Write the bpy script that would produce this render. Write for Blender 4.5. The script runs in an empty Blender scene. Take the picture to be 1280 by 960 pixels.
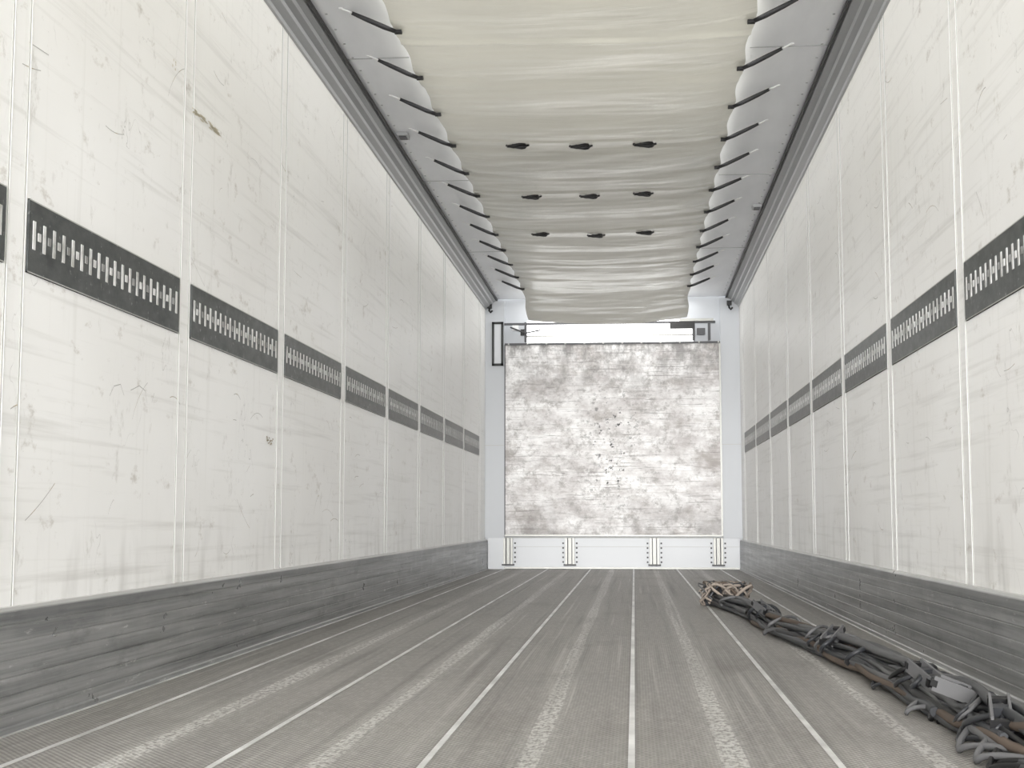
import bpy, bmesh, math, random
from mathutils import Vector, Matrix, noise
random.seed(7)
XL,XR=-1.455,1.035
Y0,Y1=-0.35,13.6
H=0.49
ZT=2.66
sc=bpy.context.scene
# ---------------------------------------------------------------- helpers
def mat(name,col=(.8,.8,.8),rough=.5,metal=0.0,spec=.5):
    m=bpy.data.materials.new(name); m.use_nodes=True
    b=m.node_tree.nodes['Principled BSDF']
    b.inputs['Base Color'].default_value=(*col,1); b.inputs['Roughness'].default_value=rough
    b.inputs['Metallic'].default_value=metal; b.inputs['Specular IOR Level'].default_value=spec
    return m
class NT:
    def __init__(s,m): s.t=m.node_tree; s.n=s.t.nodes; s.l=s.t.links; s.b=s.n['Principled BSDF']; s.g=s.n.new('ShaderNodeNewGeometry'); s.pos=s.g.outputs['Position']
    def _in(s,sock,v):
        if isinstance(v,bpy.types.NodeSocket): s.l.new(v,sock)
        else: sock.default_value=v
    def math(s,op,a,b=0.0,c=0.0,clamp=False):
        n=s.n.new('ShaderNodeMath'); n.operation=op; n.use_clamp=clamp
        s._in(n.inputs[0],a); s._in(n.inputs[1],b); s._in(n.inputs[2],c); return n.outputs[0]
    def scale(s,v,sx,sy,sz,off=(0,0,0),rot=(0,0,0)):
        n=s.n.new('ShaderNodeMapping'); s.l.new(v,n.inputs[0]); n.inputs['Scale'].default_value=(sx,sy,sz); n.inputs['Location'].default_value=off; n.inputs['Rotation'].default_value=rot; return n.outputs[0]
    def noise(s,v,sc=1,det=4,rough=.5,dist=0):
        n=s.n.new('ShaderNodeTexNoise'); s.l.new(v,n.inputs['Vector']); n.inputs['Scale'].default_value=sc; n.inputs['Detail'].default_value=det; n.inputs['Roughness'].default_value=rough; n.inputs['Distortion'].default_value=dist; return n.outputs[0]
    def ramp(s,v,lo,hi,a=0.0,b=1.0):
        n=s.n.new('ShaderNodeMapRange'); s._in(n.inputs[0],v); n.inputs[1].default_value=lo; n.inputs[2].default_value=hi; n.inputs[3].default_value=a; n.inputs[4].default_value=b; return n.outputs[0]
    def mix(s,f,a,b):
        n=s.n.new('ShaderNodeMix'); n.data_type='RGBA'; s._in(n.inputs[0],f)
        s._in(n.inputs[6],a if isinstance(a,bpy.types.NodeSocket) else (*a,1)); s._in(n.inputs[7],b if isinstance(b,bpy.types.NodeSocket) else (*b,1)); return n.outputs[2]
    def sep(s):
        n=s.n.new('ShaderNodeSeparateXYZ'); s.l.new(s.pos,n.inputs[0]); return n.outputs
    def bump(s,h,st=.3,d=.01):
        n=s.n.new('ShaderNodeBump'); s.l.new(h,n.inputs['Height']); n.inputs['Strength'].default_value=st; n.inputs['Distance'].default_value=d; s.l.new(n.outputs[0],s.b.inputs['Normal'])
    def col(s,c): s.l.new(c,s.b.inputs['Base Color'])
    def rough(s,c): s.l.new(c,s.b.inputs['Roughness'])
    def translucent(s,c,f):
        tr=s.n.new('ShaderNodeBsdfTranslucent'); s._in(tr.inputs[0],c if isinstance(c,bpy.types.NodeSocket) else (*c,1))
        mx=s.n.new('ShaderNodeMixShader'); s._in(mx.inputs[0],f)
        out=[k for k in s.n if k.type=='OUTPUT_MATERIAL'][0]
        s.l.new(s.b.outputs[0],mx.inputs[1]); s.l.new(tr.outputs[0],mx.inputs[2]); s.l.new(mx.outputs[0],out.inputs[0])

class MB:
    """mesh builder: collects boxes/quads with material indices in a single mesh"""
    def __init__(s,name,mats,parent=None):
        s.name=name; s.mats=mats; s.v=[]; s.f=[]; s.m=[]; s.sm=[]; s.parent=parent
    def quad(s,pts,mi=0,smooth=False):
        i=len(s.v); s.v+= [tuple(p) for p in pts]; s.f.append(tuple(range(i,i+len(pts)))); s.m.append(mi); s.sm.append(smooth)
    def box(s,x0,x1,y0,y1,z0,z1,mi=0,M=None):
        if x0>x1:x0,x1=x1,x0
        if y0>y1:y0,y1=y1,y0
        if z0>z1:z0,z1=z1,z0
        P=[Vector(p) for p in [(x0,y0,z0),(x1,y0,z0),(x1,y1,z0),(x0,y1,z0),(x0,y0,z1),(x1,y0,z1),(x1,y1,z1),(x0,y1,z1)]]
        if M: P=[M@p for p in P]
        i=len(s.v); s.v+=[tuple(p) for p in P]
        for q in [(0,3,2,1),(4,5,6,7),(0,1,5,4),(1,2,6,5),(2,3,7,6),(3,0,4,7)]:
            s.f.append(tuple(i+k for k in q)); s.m.append(mi); s.sm.append(False)
    def tube(s,pts,r,mi=0,seg=7,rs=None):
        pts=[Vector(p) for p in pts]; n=len(pts); i0=len(s.v); up=Vector((0,0,1))
        for k,p in enumerate(pts):
            t=(pts[min(k+1,n-1)]-pts[max(k-1,0)])
            if t.length<1e-7:t=Vector((0,1,0))
            t.normalize(); a=t.cross(up)
            if a.length<1e-3:a=t.cross(Vector((1,0,0)))
            a.normalize(); b=a.cross(t); rr=rs[k] if rs else r
            for j in range(seg):
                an=2*math.pi*j/seg; s.v.append(tuple(p+a*math.cos(an)*rr+b*math.sin(an)*rr))
        for k in range(n-1):
            for j in range(seg):
                s.f.append((i0+k*seg+j,i0+k*seg+(j+1)%seg,i0+(k+1)*seg+(j+1)%seg,i0+(k+1)*seg+j)); s.m.append(mi); s.sm.append(True)
        s.f.append(tuple(i0+j for j in range(seg))[::-1]); s.m.append(mi); s.sm.append(False)
        s.f.append(tuple(i0+(n-1)*seg+j for j in range(seg))); s.m.append(mi); s.sm.append(False)
    def prism(s,prof,y0,y1,mi=0):
        n=len(prof); i=len(s.v)
        s.v+=[(x,y0,z) for x,z in prof]+[(x,y1,z) for x,z in prof]
        for k in range(n):
            s.f.append((i+k,i+(k+1)%n,i+n+(k+1)%n,i+n+k)); s.m.append(mi if isinstance(mi,int) else mi[k]); s.sm.append(False)
        s.f.append(tuple(range(i,i+n))[::-1]); s.m.append(mi if isinstance(mi,int) else mi[0]); s.sm.append(False)
        s.f.append(tuple(range(i+n,i+2*n))); s.m.append(mi if isinstance(mi,int) else mi[0]); s.sm.append(False)
    def done(s,recalc=True):
        me=bpy.data.meshes.new(s.name); me.from_pydata(s.v,[],s.f); 
        for m in s.mats: me.materials.append(m)
        me.polygons.foreach_set('material_index',s.m); me.polygons.foreach_set('use_smooth',s.sm)
        if recalc:
            bm=bmesh.new(); bm.from_mesh(me); bmesh.ops.recalc_face_normals(bm,faces=bm.faces); bm.to_mesh(me); bm.free()
        o=bpy.data.objects.new(s.name,me); sc.collection.objects.link(o)
        if s.parent: o.parent=s.parent
        return o

# ---------------------------------------------------------------- materials
def wall_mat(name,diag,t0,t1):
    m=mat(name,rough=.45,spec=.4); t=NT(m)
    big=t.noise(t.scale(t.pos,1,.35,.6),2.0,4)
    c=t.mix(t.ramp(big,.35,.7),(.885,.88,.87),(.80,.79,.772))
    x,y,z=t.sep()
    c=t.mix(t.ramp(z,1.5,2.5,0,.6),c,(.865,.848,.79))
    # horizontal light rub streaks
    st=t.noise(t.scale(t.pos,1,.6,22),1.6,5,.6)
    c=t.mix(t.math('MULTIPLY',t.ramp(st,.54,.72),.38),c,(.52,.51,.48))
    # vertical faint run marks
    vs=t.noise(t.scale(t.pos,1,14,.5),1.3,4,.6)
    c=t.mix(t.math('MULTIPLY',t.ramp(vs,.6,.74),.22),c,(.58,.57,.53))
    # scuffs : thin iso-lines of noise gated by a patch mask
    n1=t.noise(t.scale(t.pos,1,2.2,1.2,rot=(diag,0,0)),2.6,3,.5,.4)
    line=t.math('LESS_THAN',t.math('ABSOLUTE',t.math('SUBTRACT',n1,.5)),.0016)
    gate=t.ramp(t.noise(t.scale(t.pos,1,1,1,off=(0,5,3)),3.0,2),.55,.64)
    c=t.mix(t.math('MULTIPLY',t.math('MULTIPLY',line,gate),.45),c,(.25,.24,.22))
    # smudgy brownish patches
    sm=t.noise(t.scale(t.pos,1,3,5,off=(0,2,9)),2.4,6,.7)
    c=t.mix(t.math('MULTIPLY',t.ramp(sm,.60,.74),.65),c,(.36,.32,.26))
    sm2=t.noise(t.scale(t.pos,1,1.6,1,off=(0,7,1)),6,6,.75)
    c=t.mix(t.math('MULTIPLY',t.ramp(sm2,.60,.70),.42),c,(.42,.40,.36))
    # greyed with depth: dimmer light at the far end painted into wall colour
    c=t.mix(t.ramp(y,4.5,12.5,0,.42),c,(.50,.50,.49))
    # grime near kick plate
    low=t.math('MULTIPLY',t.ramp(z,.28,.55,1,0),t.ramp(t.noise(t.scale(t.pos,1,8,2),1.5,4),.5,.75))
    c=t.mix(t.math('MULTIPLY',low,.5),c,(.42,.41,.38))
    t.col(c); t.bump(t.noise(t.scale(t.pos,1,.8,3),2,3),.15,.01)
    t.translucent(c,t.ramp(y,3,13,t0,t1))  # translucency added to light the interior, lowered with depth to dim far walls
    return m
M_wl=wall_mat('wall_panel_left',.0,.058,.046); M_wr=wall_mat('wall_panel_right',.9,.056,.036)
M_joint=mat('wall_joint',(.93,.93,.92),.4)
M_groove=mat('groove_line',(.50,.50,.48),.6)  # plain grey lines along joints and edges
M_scr=mat('scratch',(.42,.41,.39),.7)
M_scr2=mat('scratch_brown',(.42,.36,.27),.8)
M_beige=mat('tape_residue',(.55,.50,.38),.7)
def dark_band():
    m=mat('lashing_rail_dark',rough=.42); t=NT(m)
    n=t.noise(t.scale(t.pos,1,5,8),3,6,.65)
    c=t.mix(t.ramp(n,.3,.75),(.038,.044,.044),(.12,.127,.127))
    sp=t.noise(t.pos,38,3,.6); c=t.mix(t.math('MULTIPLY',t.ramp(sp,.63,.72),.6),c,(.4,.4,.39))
    y=t.sep()[1]; c=t.mix(t.ramp(y,5,12,0,.4),c,(.30,.30,.29))  # lightened with distance: grazing reflection painted into the rail colour
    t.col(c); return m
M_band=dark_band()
def slot(name,a):
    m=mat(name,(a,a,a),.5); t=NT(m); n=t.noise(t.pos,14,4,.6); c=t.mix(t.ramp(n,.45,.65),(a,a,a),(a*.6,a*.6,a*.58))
    c=t.mix(t.ramp(t.sep()[1],5,11,0,.6),c,(.4,.4,.39)); t.col(c); return m  # far slots greyed: low contrast under grazing reflection painted in
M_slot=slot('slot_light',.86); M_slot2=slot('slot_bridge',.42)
def kick():
    m=mat('kick_plate_alu',rough=.36,metal=.35); t=NT(m); z=t.sep()[2]
    n=t.noise(t.scale(t.pos,1,.5,26),1.4,6,.65); n2=t.noise(t.scale(t.pos,1,2,3),2,5,.6)
    c=t.mix(t.ramp(n,.32,.68),(.20,.205,.21),(.52,.525,.53)); c=t.mix(t.ramp(n2,.5,.75,0,.4),c,(.6,.6,.6))
    n3=t.noise(t.scale(t.pos,1,4,20,rot=(.2,0,0)),2,5,.7); c=t.mix(t.ramp(n3,.62,.70,0,.6),c,(.85,.85,.84))
    n4=t.noise(t.scale(t.pos,1,1.5,5,off=(0,3,0)),2,5,.7); c=t.mix(t.ramp(n4,.56,.7,0,.45),c,(.14,.14,.145))
    c=t.mix(t.ramp(z,.235,.262,0,.45),c,(.15,.155,.16))
    c=t.mix(t.ramp(z,.276,.280,0,.8),c,(.7,.7,.69))
    t.col(c); t.rough(t.ramp(n2,.3,.7,.26,.46)); t.bump(n,.3,.004); return m
M_kick=kick()
def floor_m():
    m=mat('floor_mesh_phenolic',rough=.42,spec=.5); t=NT(m); x,y,z=t.sep()
    P=2*math.pi
    sx=t.math('SINE',t.math('MULTIPLY',x,P/.016)); sy=t.math('SINE',t.math('MULTIPLY',y,P/.020))
    mesh=t.math('MULTIPLY',sx,sy)
    n=t.noise(t.scale(t.pos,3,.35,1),1.5,6,.65)
    c=t.mix(t.ramp(n,.3,.72),(.275,.258,.24),(.46,.442,.418))
    fine=t.noise(t.scale(t.pos,1,.3,1),60,3,.6)
    c=t.mix(t.ramp(fine,.45,.7,0,.4),c,(.60,.585,.56))
    c=t.mix(t.ramp(mesh,-.2,.7,0,.62),c,(.07,.066,.062))
    fr=t.math('FRACT',t.math('DIVIDE',t.math('ADD',x,8.31-.0),.415))
    d=t.math('ABSOLUTE',t.math('SUBTRACT',fr,.5))
    wob=t.noise(t.scale(t.pos,1.2,.25,1),1.5,3)
    wd=t.ramp(wob,.3,.7,.03,.085)
    w=t.math('LESS_THAN',d,wd)
    grain=t.ramp(t.noise(t.scale(t.pos,1,.45,1),85,2,.6),.40,.56)
    soft=t.ramp(d,.13,.03)
    w=t.math('MULTIPLY',t.math('MULTIPLY',t.math('MAXIMUM',t.math('MULTIPLY',w,.7),t.math('MULTIPLY',soft,.3)),grain),t.ramp(t.noise(t.scale(t.pos,3,.5,1,off=(4,0,0)),1.5,3),.3,.6,.45,.9))
    c=t.mix(w,c,(.84,.83,.80))
    s2=t.noise(t.scale(t.pos,30,.25,1),1.3,4,.6); c=t.mix(t.ramp(s2,.58,.72,0,.45),c,(.68,.67,.64))
    dk=t.noise(t.scale(t.pos,22,.3,1,off=(2,0,0)),1.1,4,.6); c=t.mix(t.ramp(dk,.52,.70,0,.5),c,(.13,.12,.11))
    dp=t.noise(t.scale(t.pos,1.5,.6,1,off=(7,0,0)),2.2,6,.7); c=t.mix(t.ramp(dp,.52,.70,0,.4),c,(.15,.135,.12))
    # dark line beside every plank seam
    fr2=t.math('ABSOLUTE',t.math('SUBTRACT',t.math('FRACT',t.math('ADD',t.math('DIVIDE',t.math('ADD',x,8.31),.415),.5)),.5))
    c=t.mix(t.ramp(fr2,.02,.04,.3,0),c,(.10,.095,.09))
    t.col(c); t.bump(mesh,.5,.003); t.rough(t.ramp(n,.3,.7,.40,.56)); return m
M_floor=floor_m()
def seam_m():
    m=mat('floor_seam_alu',rough=.35,metal=.1); t=NT(m)
    n=t.noise(t.scale(t.pos,1,1.2,1),2.5,5,.65); t.col(t.mix(t.ramp(n,.35,.65),(.55,.55,.54),(.95,.95,.94))); return m
M_seam=seam_m()
M_strip=mat('roof_side_strip',(.66,.67,.68),.4); t=NT(M_strip)
t.col(t.mix(t.ramp(t.noise(t.scale(t.pos,4,1,1),1.5,4),.35,.7),(.82,.83,.86),(.73,.74,.77)))
M_rail=mat('roof_rail_grey',(.31,.315,.32),.45,.2)
M_rail2=mat('roof_rail_light',(.38,.385,.39),.4,.2)
M_black=mat('black_rubber',(.012,.012,.013),.5)
M_blackS=mat('black_strap',(.02,.02,.022),.6)
M_white=mat('white_bracket',(.8,.8,.8),.4)
def tarp_m():
    m=mat('roof_tarp_pvc',(.68,.67,.58),.27,0,.5); t=NT(m); x,y,z=t.sep()
    n=t.noise(t.scale(t.pos,1,1.5,1),1.2,4); c=t.mix(t.ramp(n,.3,.7),(.69,.675,.60),(.61,.60,.54))
    seg=t.ramp(y,6.0,8.0)   # near-to-far dimming put into the cloth's colour and translucency
    c=t.mix(t.math('MULTIPLY',seg,.7),c,(.42,.415,.39)); t.col(c)
    wr=t.noise(t.scale(t.pos,1.0,9,1),1.5,4,.55,.3); t.bump(wr,.3,.02)
    t.translucent((.82,.79,.69),t.ramp(seg,0,1,.07,.028)); return m
M_tarp=tarp_m()
M_col=mat('front_column_paint',(.56,.58,.61),.45)
def panel_m():
    m=mat('front_panel_scuffed_alu',rough=.4,metal=.0); t=NT(m); x,y,z=t.sep()
    a=t.noise(t.scale(t.pos,1.4,1,2.4),2.2,8,.7); c=t.mix(t.ramp(a,.42,.66),(.97,.96,.96),(.50,.465,.46))
    b=t.noise(t.scale(t.pos,1,1,1,off=(3,0,7)),11,8,.8); c=t.mix(t.ramp(b,.50,.64,0,.75),c,(.28,.26,.25))
    h=t.noise(t.scale(t.pos,1.2,1,24),2.2,6,.75); c=t.mix(t.ramp(h,.55,.66,0,.72),c,(.17,.155,.15))
    br=t.noise(t.scale(t.pos,1,1,1.6,off=(9,0,2)),1.7,7,.72); c=t.mix(t.ramp(br,.53,.66,0,.6),c,(.28,.24,.215))
    topm=t.math('MULTIPLY',t.ramp(z,1.6,2.2),t.ramp(t.noise(t.scale(t.pos,3,1,1.5),2.5,6,.7),.42,.6)); c=t.mix(t.math('MULTIPLY',topm,.8),c,(.13,.12,.115))
    botm=t.math('MULTIPLY',t.ramp(z,.75,.35),t.ramp(t.noise(t.scale(t.pos,2,1,2,off=(5,0,1)),2.5,6,.7),.42,.6)); c=t.mix(t.math('MULTIPLY',botm,.6),c,(.2,.185,.18))
    sp=t.noise(t.scale(t.pos,1,1,1.2),17,5,.7)
    mask=t.math('MULTIPLY',t.ramp(t.math('ABSOLUTE',t.math('ADD',x,.20)),.08,.34,1,0),t.math('MULTIPLY',t.ramp(z,.5,.75),t.ramp(z,1.9,1.5)))
    c=t.mix(t.math('MULTIPLY',t.ramp(sp,.58,.62),mask),c,(.03,.03,.03))
    t.col(c); t.bump(h,.3,.01); return m
M_panel=panel_m()
M_front=mat('front_wall_skin',(.70,.72,.75),.4)
M_bracket=mat('steel_bracket',(.38,.38,.36),.4,.3)
M_dark=mat('dark_steel',(.08,.08,.085),.5,.3)
M_pline=mat('panel_joint_line',(.6,.58,.56),.5,.2)
M_rope=mat('frayed_rope_brown',(.34,.29,.25),.9)
M_cord=mat('cord_dark',(.035,.037,.042),.45); 
M_cord2=mat('webbing_grey',(.14,.14,.145),.7)
M_cord3=mat('webbing_brown',(.12,.09,.07),.8)

# ---------------------------------------------------------------- floor
fl=MB('floor',[M_floor,M_seam,M_kick]); fl.box(XL,XR,Y0,Y1+.1,-.05,0,0)
for k in range(-3,3):
    x=-.01+.415*k
    if XL+.03<x<XR-.03: fl.box(x-.007,x+.007,Y0,Y1-.02,-.01,.0015,1)
for x in (XL+.035,XR-.035): fl.box(x-.006,x+.006,Y0,Y1-.02,-.01,.0015,1)
fl.done()
# ---------------------------------------------------------------- side walls
def side(name,X,s,off,bz0,bz1,mw):
    # s = +1 : interior towards +x
    o=MB(name,[mw,M_joint,M_groove,M_band,M_slot,M_scr,M_scr2,M_beige,M_slot2])
    def bx(d0,d1,y0,y1,z0,z1,mi): o.box(X+s*d0,X+s*d1,y0,y1,z0,z1,mi)
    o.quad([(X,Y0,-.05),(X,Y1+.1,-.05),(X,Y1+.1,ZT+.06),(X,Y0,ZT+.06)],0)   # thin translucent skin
    J=[4.36+off+1.24*k for k in range(-4,8)]
    for j in J:
        if j>Y1-.05: continue
        for d in (-.048,.043): bx(0,.0015,j+d,j+d+.006,.28,2.57,2); bx(0,.003,j+d+.006,j+d+.011,.28,2.57,1)
    edges=[J[0]-1.24]+J
    for a,b in zip(edges[:-1],edges[1:]):
        y0=max(a+.062,Y0); y1=min(b-.062,Y1-.03)
        if y1-y0<.2: continue
        bx(0,.006,y0,y1,bz0,bz1,3)
        bx(0,.0064,y0,y1,bz1-.003,bz1,2); bx(0,.0064,y0,y1,bz0,bz0+.003,2)
        n=19; st=(b-a-.124)/n; zc=(bz0+bz1)/2+.005
        for k in range(n):
            yy=a+.062+st*(k+.5)
            if yy<y0 or yy>y1-.01: continue
            bx(0,.0075,yy-.0075,yy+.0075,zc-.035,zc+.035,4)
            if k<n-1: bx(0,.0080,yy+st/2-.008,yy+st/2+.008,zc-.010,zc+.010,4 if k%2==0 else 8)
    # individual scratches (thin flakes stuck on the surface)
    for k in range(95):
        y=random.uniform(2.2,9); z=random.uniform(.35,2.45)
        if bz0-.05<z<bz1+.05: continue
        L=random.uniform(.03,.22); an=random.choice([random.gauss(0,.25),random.gauss(0,.5),random.gauss(.9,.3)]) if s>0 else random.choice([random.gauss(.95,.25),random.gauss(-.1,.3)])
        c=random.uniform(-.5,.5); w=random.uniform(.0006,.0015); pts=[]
        for q in range(7):
            a2=an+c*(q/6-.5); pts.append((y+L*(q/6-.5)*math.cos(a2),z+L*(q/6-.5)*math.sin(a2)))
        for p,q in zip(pts[:-1],pts[1:]):
            o.quad([(X+s*.0012,p[0],p[1]-w),(X+s*.0012,q[0],q[1]-w),(X+s*.0012,q[0],q[1]+w),(X+s*.0012,p[0],p[1]+w)],random.choice([5,5,5,6]))
    return o
BL=[0]
def blob(o,X,s,y,z,ry,rz,mi,n=9,cnt=1):
    for _ in range(cnt):
        BL[0]+=1; d=.0014+BL[0]*.00006
        yy=y+random.uniform(-ry,ry)*(cnt>1); zz=z+random.uniform(-rz,rz)*(cnt>1); q=.22 if cnt>1 else 1
        ps=[(X+s*d,yy+ry*q*math.cos(2*math.pi*k/n)*random.uniform(.5,1),zz+rz*q*1.6*math.sin(2*math.pi*k/n)*random.uniform(.5,1)) for k in range(n)]
        o.quad(ps,mi)
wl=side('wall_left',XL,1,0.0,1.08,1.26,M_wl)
blob(wl,XL,1,4.56,1.845,.15,.010,7,cnt=30)      # tape residue
blob(wl,XL,1,4.20,1.93,.02,.02,7,cnt=5)
blob(wl,XL,1,5.45,.80,.05,.014,6,cnt=14)
def stroke(o,X,s,y,z,dy,dz,w=.0012,mi=5):
    o.quad([(X+s*.0013,y,z-w),(X+s*.0013,y+dy,z+dz-w),(X+s*.0013,y+dy,z+dz+w),(X+s*.0013,y,z+w)],mi)
for y,z,dy,dz in ((3.74,.83,.03,.03),(3.77,.86,.05,.01),(3.82,.87,.03,-.03),(3.9,.86,.07,.02),(3.97,.88,.05,-.01),(4.02,.87,.02,-.035),(4.08,.84,.02,.03)): stroke(wl,XL,1,y,z,dy,dz)
wl.done()
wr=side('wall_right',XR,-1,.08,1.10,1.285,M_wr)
wr.done()
# ---------------------------------------------------------------- kick plates (ribbed)
def kickp(name,X,s):
    o=MB(name,[M_kick])
    prof=[(0,0),(.030,0),(.030,.012),(.026,.016)]
    for zz in (.045,.085,.125,.165,.205,.245): prof+= [(.026,zz-.003),(.0235,zz-.001),(.0235,zz+.001),(.026,zz+.003)]
    prof+=[(.026,.274),(.020,.285),(0,.285)]
    o.prism([(X+s*a,b+.001) for a,b in prof],Y0,Y1-.06,0); return o.done()
kickp('baseboard_left',XL+.001,1); kickp('baseboard_right',XR-.001,-1)
# ---------------------------------------------------------------- roof side rails + strips
def rail(name,X,s,w):
    o=MB(name,[M_rail,M_rail2,M_black,M_strip])
    prof=[(0,2.545),(.012,2.545),(.016,2.56),(.045,2.575),(.05,2.59),(.075,2.600),(.08,2.618),(w-.008,2.63),(w,2.645),(w,2.70),(0,2.70)]
    mi=[1,1,1,1,0,1,0,0,2,3,3]
    o.prism([(X+s*(a+.001),b) for a,b in prof],Y0,Y1-.02,mi)
    o.box(X+s*(w+.001),X+s*(w+.009),Y0,Y1-.02,2.630,2.652,2)
    return o.done()
rail('trim_1',XL,1,.112); rail('trim_2',XR,-1,.122)
c=MB('ceiling',[M_strip,M_rail2,M_dark])
TL,TR=-1.02,.53
c.box(XL+.114,TL-.0+.05,Y0,Y1-.02,2.655,2.69,0); c.box(TR-.05,XR-.124,Y0,Y1-.02,2.655,2.69,0)
for y in [1.5+2.4*k for k in range(5)]:
    c.box(XL+.114,TL-.02,y-.002,y+.002,2.652,2.656,1); c.box(TR+.02,XR-.124,y-.002,y+.002,2.652,2.656,1)
# rivets
for k in range(70):
    y=.2+k*.19
    for x in (XL+.15,XR-.16): c.box(x-.005,x+.005,y-.005,y+.005,2.652,2.656,1)
c.done()
# ---------------------------------------------------------------- tarp
HK=[5.74+.615*k for k in range(-9,12)]
def edge_off(y):
    k=(y-5.74)/.615; return .5-.5*math.cos(2*math.pi*k)
def tarp_z(u,y):
    # u -1..1 across
    e=1-u*u
    z=2.585-.045*e**.8
    k=(y-5.74)/.615
    z+=-.013*(.25+e)*(.5-.5*math.cos(2*math.pi*k))**.7
    n=noise.noise(Vector((u*.9+3,y*2.6,.3))); n2=noise.noise(Vector((u*1.6,y*7.0+u*1.2,2.3)))
    z+=.013*n*(.35+e)+.007*n2
    # sharp creases pulled from each hook toward the middle
    n3=noise.noise(Vector((u*2.2,y*16.0-u*u*2.5,7.1))); z+=.004*n3
    hook=math.exp(-((k-round(k))/.09)**2)*abs(u)**2.5
    z+=.012*hook
    for ys in (7.48,8.68,9.8,5.3,5.9,11.2): z+=-.010*math.exp(-((y-ys+.10*e)/.018)**2)
    if y>12.5: z-=.17*((y-12.5)/.8)**1.5
    return z
NX,NY=56,900; YA,YB=Y0+.02,13.3
tv=[];tf=[]
for j in range(NY+1):
    y=YA+(YB-YA)*j/NY; eo=edge_off(y)*.02
    for i in range(NX+1):
        u=-1+2*i/NX; x=(TL+TR)/2+u*((TR-TL)/2-eo*abs(u)); tv.append((x,y,tarp_z(u,y)))
for j in range(NY):
    for i in range(NX):
        a=j*(NX+1)+i; tf.append((a,a+1,a+NX+2,a+NX+1))
me=bpy.data.meshes.new('tarp'); me.from_pydata(tv,[],tf); me.materials.append(M_tarp)
me.polygons.foreach_set('use_smooth',[True]*len(me.polygons))
tarp=bpy.data.objects.new('roof_tarpaulin',me); sc.collection.objects.link(tarp)
# hooks : elastic cords between tarp edge and side strip
h=MB('roof_tarp_elastic_cords',[M_blackS,M_white,M_dark])
for y in HK:
    for X,s in ((TL,-1),(TR,1)):
        z0=tarp_z(s*.97,y)-.014
        a=Vector((X-s*.02,y+.02,z0)); b=Vector((X+s*.165,y-.07,2.640))
        h.tube([a,a.lerp(b,.3)-Vector((0,0,.002)),a.lerp(b,.7)-Vector((0,0,.001)),b],.0105,0,8,[.009,.012,.011,.008])
        e=b+(b-a).normalized()*.05; h.tube([b,e],.0045,1,6)
        h.box(e.x-.008,e.x+.008,e.y-.008,e.y+.008,e.z-.004,2.6555,1)
        h.box(a.x-.016,a.x+.016,a.y-.014,a.y+.014,a.z-.004,a.z+.008,0)
h.done()
# strap loops hanging under the tarp
st=MB('roof_tarp_strap_loops',[M_black,M_dark])
for y,xs in ((7.48,(-.63,-.28,.07)),(8.68,(-.64,-.27,.07)),(9.82,(-.66,-.26,.09))):
    for x in xs:
        u=(x-(TL+TR)/2)/((TR-TL)/2); z=tarp_z(u,y)-.002
        pts=[]
        for k in range(13):
            a=2*math.pi*k/12; pts.append((x+.05*math.cos(a),y+.03*math.sin(a)+.004*math.sin(3*a),z-.012-.005*math.sin(2*a)))
        st.tube(pts,.008,0,6); st.box(x-.025,x+.03,y-.012,y+.012,z-.02,z-.002,0)
        st.tube([(x-.06,y+.01,z-.004),(x-.02,y,z-.018),(x+.03,y-.012,z-.02),(x+.065,y+.012,z-.004)],.007,0,6)
st.done()
# ---------------------------------------------------------------- front wall
w=MB('wall_front',[M_front,M_col,M_groove,M_dark])
w.box(XL,XR,Y1,Y1+.06,-.05,2.20,0)
w.box(XL,-1.05,Y1,Y1+.06,2.20,2.70,1); w.box(.59,XR,Y1,Y1+.06,2.20,2.70,1); w.box(-1.05,.59,Y1,Y1+.06,2.44,2.70,1)
# corner columns
for x0,x1 in ((XL+.002,-1.262),(.848,XR-.002)):
    w.box(x0,x1,Y1-.07,Y1,.30,2.63,1)
    w.box(x0,x1,Y1-.074,Y1-.07,1.20,1.205,2)
w.box(XL+.034,-1.262,Y1-.075,Y1,.0,.30,0); 
w.done()
w=MB('front_bulkhead_lower_rail',[M_front,M_bracket,M_groove,M_dark])
w.box(XL+.034,XR-.034,Y1-.05,Y1-.001,.004,.305,0)
w.box(XL+.034,XR-.034,Y1-.056,Y1-.05,.300,.308,2); w.box(XL+.034,XR-.034,Y1-.062,Y1-.05,.004,.02,1)
w.box(XL+.034,XR-.034,Y1-.053,Y1-.05,.215,.218,2)
for x in (-1.225,-.625,.19,.80):
    w.box(x-.045,x+.045,Y1-.056,Y1-.05,.05,.30,1)
    for d in (-.045,.025): w.box(x+d,x+d+.02,Y1-.095,Y1-.05,.05,.30,1); w.box(x+d+(.02 if d<0 else -.008),x+d+(.028 if d<0 else 0),Y1-.096,Y1-.05,.05,.30,3)
    w.box(x-.06,x+.06,Y1-.10,Y1-.05,.035,.05,3)
    for zz in (.07,.115,.16,.205,.25):
        for d in (-.066,.066): w.box(x+d-.008,x+d+.008,Y1-.062,Y1-.05,zz-.008,zz+.008,3)
w.done()
p=MB('front_bulkhead_panel',[M_panel,M_pline,M_bracket,M_dark])
PX0,PX1=-1.257,.843; PY=Y1-.085
p.box(PX0,PX1,PY,Y1-.002,.322,2.195,0)
for z in [.322+.2081*k for k in range(1,9)]: p.box(PX0,PX1,PY-.0012,PY,z-.0015,z+.0015,1)
p.box(PX0-.004,PX0+.006,PY-.004,PY,.322,2.195,3); p.box(PX1-.012,PX1+.004,PY-.004,PY,.322,2.195,2)
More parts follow.
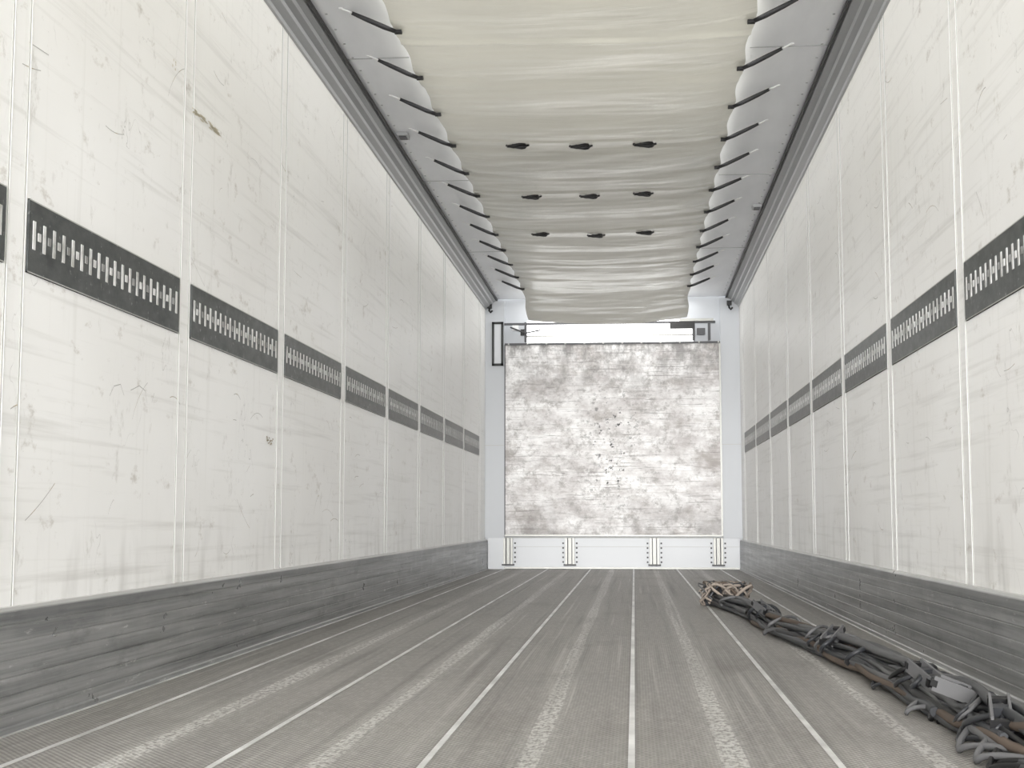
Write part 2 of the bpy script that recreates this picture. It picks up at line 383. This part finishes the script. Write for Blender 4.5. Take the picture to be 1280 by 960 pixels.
p.box(PX0,PX1,PY-.01,PY+.01,2.185,2.205,3); p.box(PX0,PX1,PY-.006,PY,.318,.332,2)
for k in range(12): p.box(PX0+.03+k*.186,PX0+.045+k*.186,PY-.016,PY,2.19,2.205,2)
p.done()
# top gap : cross bar, brackets
b=MB('front_cross_bar',[M_bracket,M_dark,M_black,M_white])
b.box(-1.262,.80,Y1-.10,Y1-.075,2.385,2.405,1)
b.box(.45,.78,Y1-.13,Y1-.10,2.40,2.425,0)
b.box(-1.05,.59,Y1-.02,Y1+.0,2.275,2.29,0)
b.box(.36,.60,Y1-.12,Y1-.08,2.33,2.40,2); b.box(.62,.70,Y1-.13,Y1-.08,2.27,2.33,1)
for x in (-1.05,.59,.74): b.box(x-.012,x+.012,Y1-.11,Y1-.07,2.215,2.41,1)
b.box(-1.18,-1.12,Y1-.12,Y1-.08,2.33,2.38,3); b.box(-1.10,-1.06,Y1-.12,Y1-.08,2.28,2.34,2)
b.tube([(-1.2,Y1-.12,2.36),(-1.05,Y1-.13,2.30),(-.9,Y1-.12,2.33)],.008,1,6)
b.done()
f=MB('document_holder_frame',[M_black,M_front])
fx0,fx1,fz0,fz1=-1.385,-1.272,1.985,2.42; fy=Y1-.072
f.box(fx0,fx1,fy-.006,fy,fz0,fz1,1)
f.box(fx0,fx0+.022,fy-.02,fy,fz0,fz1,0); f.box(fx1-.022,fx1,fy-.02,fy,fz0,fz1,0); f.box(fx0,fx1,fy-.02,fy,fz0,fz0+.022,0); f.box(fx0,fx1,fy-.02,fy,fz1-.022,fz1,0)
f.done()
k=MB('corner_hook',[M_black])
for x in (XL+.045,XR-.10): 
    k.box(x-.02,x+.025,Y1-.11,Y1-.07,2.555,2.60,0); k.tube([(x,Y1-.09,2.56),(x,Y1-.11,2.53),(x+.015,Y1-.12,2.51),(x+.03,Y1-.11,2.53)],.01,0,6)
k.done()
# clearance lamps on strips
for x,y in ((XL+.17,7.6),(XR-.17,9.6),(XR-.16,5.55)):
    l=MB('marker_lamp',[M_rail2,M_dark]); l.box(x-.03,x+.03,y-.05,y+.05,2.635,2.6545,0); l.box(x-.02,x+.02,y-.035,y+.035,2.63,2.636,1); l.done()
# ---------------------------------------------------------------- strap bundle on the floor
path=[(.46,8.05),(.53,7.45),(.60,6.6),(.63,5.97),(.70,5.12),(.755,4.4),(.78,3.91),(.79,3.47),(.79,3.12),(.80,2.7),(.82,2.3)]
def pat(t):
    t=max(0,min(.9999,t))*(len(path)-1); i=int(t); f_=t-i
    g=lambda k: Vector((path[max(0,min(len(path)-1,k))]))
    p0,p1,p2,p3=g(i-1),g(i),g(i+1),g(i+2)
    return .5*((2*p1)+(-p0+p2)*f_+(2*p0-5*p1+4*p2-p3)*f_**2+(-p0+3*p1-3*p2+p3)*f_**3)
sb=MB('lashing_strap_bundle',[M_cord,M_cord2,M_cord3,M_rope,M_black])
for c_ in range(42):
    r=random.uniform(.006,.013); ph=random.uniform(0,6.28); fr=random.uniform(5,12); t0=random.choice([0,0,0,.05,.12,.2,.3]); t1=random.choice([1,1,1,1,.85,.7])
    lx=random.uniform(-.055,.055); pts=[]; N=130
    for i in range(N+1):
        t=t0+(t1-t0)*i/N; p_=pat(t); sp=.75+.75*t
        ox=lx*sp+.015*math.sin(fr*t*2+ph)+.016*noise.noise(Vector((t*17,c_*3.1,0)))
        z=r+.075*max(0,1-(abs(lx)/.065))*(.5+.5*math.sin(fr*t+ph*2))*(.7+.5*t)+.02*max(0,noise.noise(Vector((t*14,c_*2.1,5))))
        pts.append((p_.x+ox,p_.y,z+.002))
    sb.tube(pts,r,random.choice([0,0,0,1,4,2]),7)
# twists around the bundle
for c_ in range(20):
    t=random.uniform(.06,.97); p_=pat(t); rx=random.uniform(.05,.085); rz=random.uniform(.03,.048); tw=random.uniform(-.14,.14); r=random.uniform(.004,.008)
    pts=[(p_.x+rx*math.cos(a),p_.y+tw*math.cos(a)+.05*math.sin(a*2),max(r+.001,.045+rz*math.sin(a))) for a in [2*math.pi*q/18 for q in range(19)]]
    sb.tube(pts,r,random.choice([0,4,1,0]),6)
# loose loops spreading sideways
for c_ in range(14):
    t=random.uniform(.25,.97); p_=pat(t); s=random.choice([-1,-1,1]); L=random.uniform(.2,.55); W=random.uniform(.05,.10)*s; r=random.uniform(.005,.008)
    pts=[(p_.x+W*math.sin(a)+.02*s,p_.y-L/2+L*(a/math.pi)+.05*math.sin(2*a),r+.03*abs(math.cos(a))+.001) for a in [math.pi*q/16 for q in range(17)]]
    sb.tube(pts,r,random.choice([0,4,1]),6)
# ratchet buckles lying in the bundle
for t,an in ((.22,.4),(.42,-.5),(.63,.3),(.72,1.0),(.82,-.2)):
    p_=pat(t); Mx=Matrix.Translation((p_.x-.03,p_.y,.085))@Matrix.Rotation(an,4,'Z')@Matrix.Rotation(.3,4,'X')
    sb.box(-.022,-.016,-.06,.06,-.018,.018,1,Mx); sb.box(.016,.022,-.06,.06,-.018,.018,1,Mx); sb.box(-.024,.024,-.065,-.05,-.01,.01,4,Mx); sb.box(-.02,.02,-.008,.012,-.014,.014,0,Mx); sb.box(-.024,.024,.05,.066,-.008,.008,4,Mx)
# frayed knot at the far end
for c_ in range(56):
    cx=.50+random.uniform(-.07,.08); cy=8.05+random.uniform(-.14,.12); cz=.06; r=random.uniform(.004,.009)
    A=random.uniform(0,6.28); pts=[]
    for q in range(16):
        a=A+q*.42; R_=random.uniform(.03,.08)
        pts.append((cx+R_*1.25*math.cos(a),cy+R_*math.sin(a),max(r+.001,cz+.065*math.sin(a*1.3+c_)+random.uniform(-.006,.006))))
    sb.tube(pts,r,random.choice([3,3,3,2,1,0]),5)
sb.done()
# ---------------------------------------------------------------- light
wd=bpy.data.worlds.new('World'); sc.world=wd; wd.use_nodes=True
bg=wd.node_tree.nodes['Background']; bg.inputs[0].default_value=(.985,.985,.975,1); bg.inputs[1].default_value=4.7
def sun(d,e,ang,col):
    sl=bpy.data.lights.new('sun','SUN'); sl.energy=e; sl.angle=math.radians(ang); sl.color=col
    so=bpy.data.objects.new('sun',sl); sc.collection.objects.link(so)
    so.rotation_euler=Vector(d).to_track_quat('-Z','Y').to_euler(); so.location=(0,-6,6)
sun((.02,1,-.06),4.6,18,(1,.99,.97))   # low daylight entering through the open rear doors
# ---------------------------------------------------------------- camera
fpx=1735.0; u0,v0=793,648
th=math.atan((v0-480)/fpx); ps=math.atan((u0-640)/fpx*math.cos(th))
F=Vector((-math.sin(ps)*math.cos(th),math.cos(ps)*math.cos(th),math.sin(th))); R=Vector((math.cos(ps),math.sin(ps),0)); U=R.cross(F)
cd=bpy.data.cameras.new('camera'); cd.sensor_width=36; cd.lens=36*fpx/1280; cd.clip_start=.02
co=bpy.data.objects.new('camera',cd); sc.collection.objects.link(co)
M=Matrix((R,U,-F)).transposed().to_4x4(); M.translation=Vector((0,0,H)); co.matrix_world=M
sc.camera=co
try: sc.view_settings.view_transform='Standard'
except Exception: pass
sc.view_settings.exposure=0
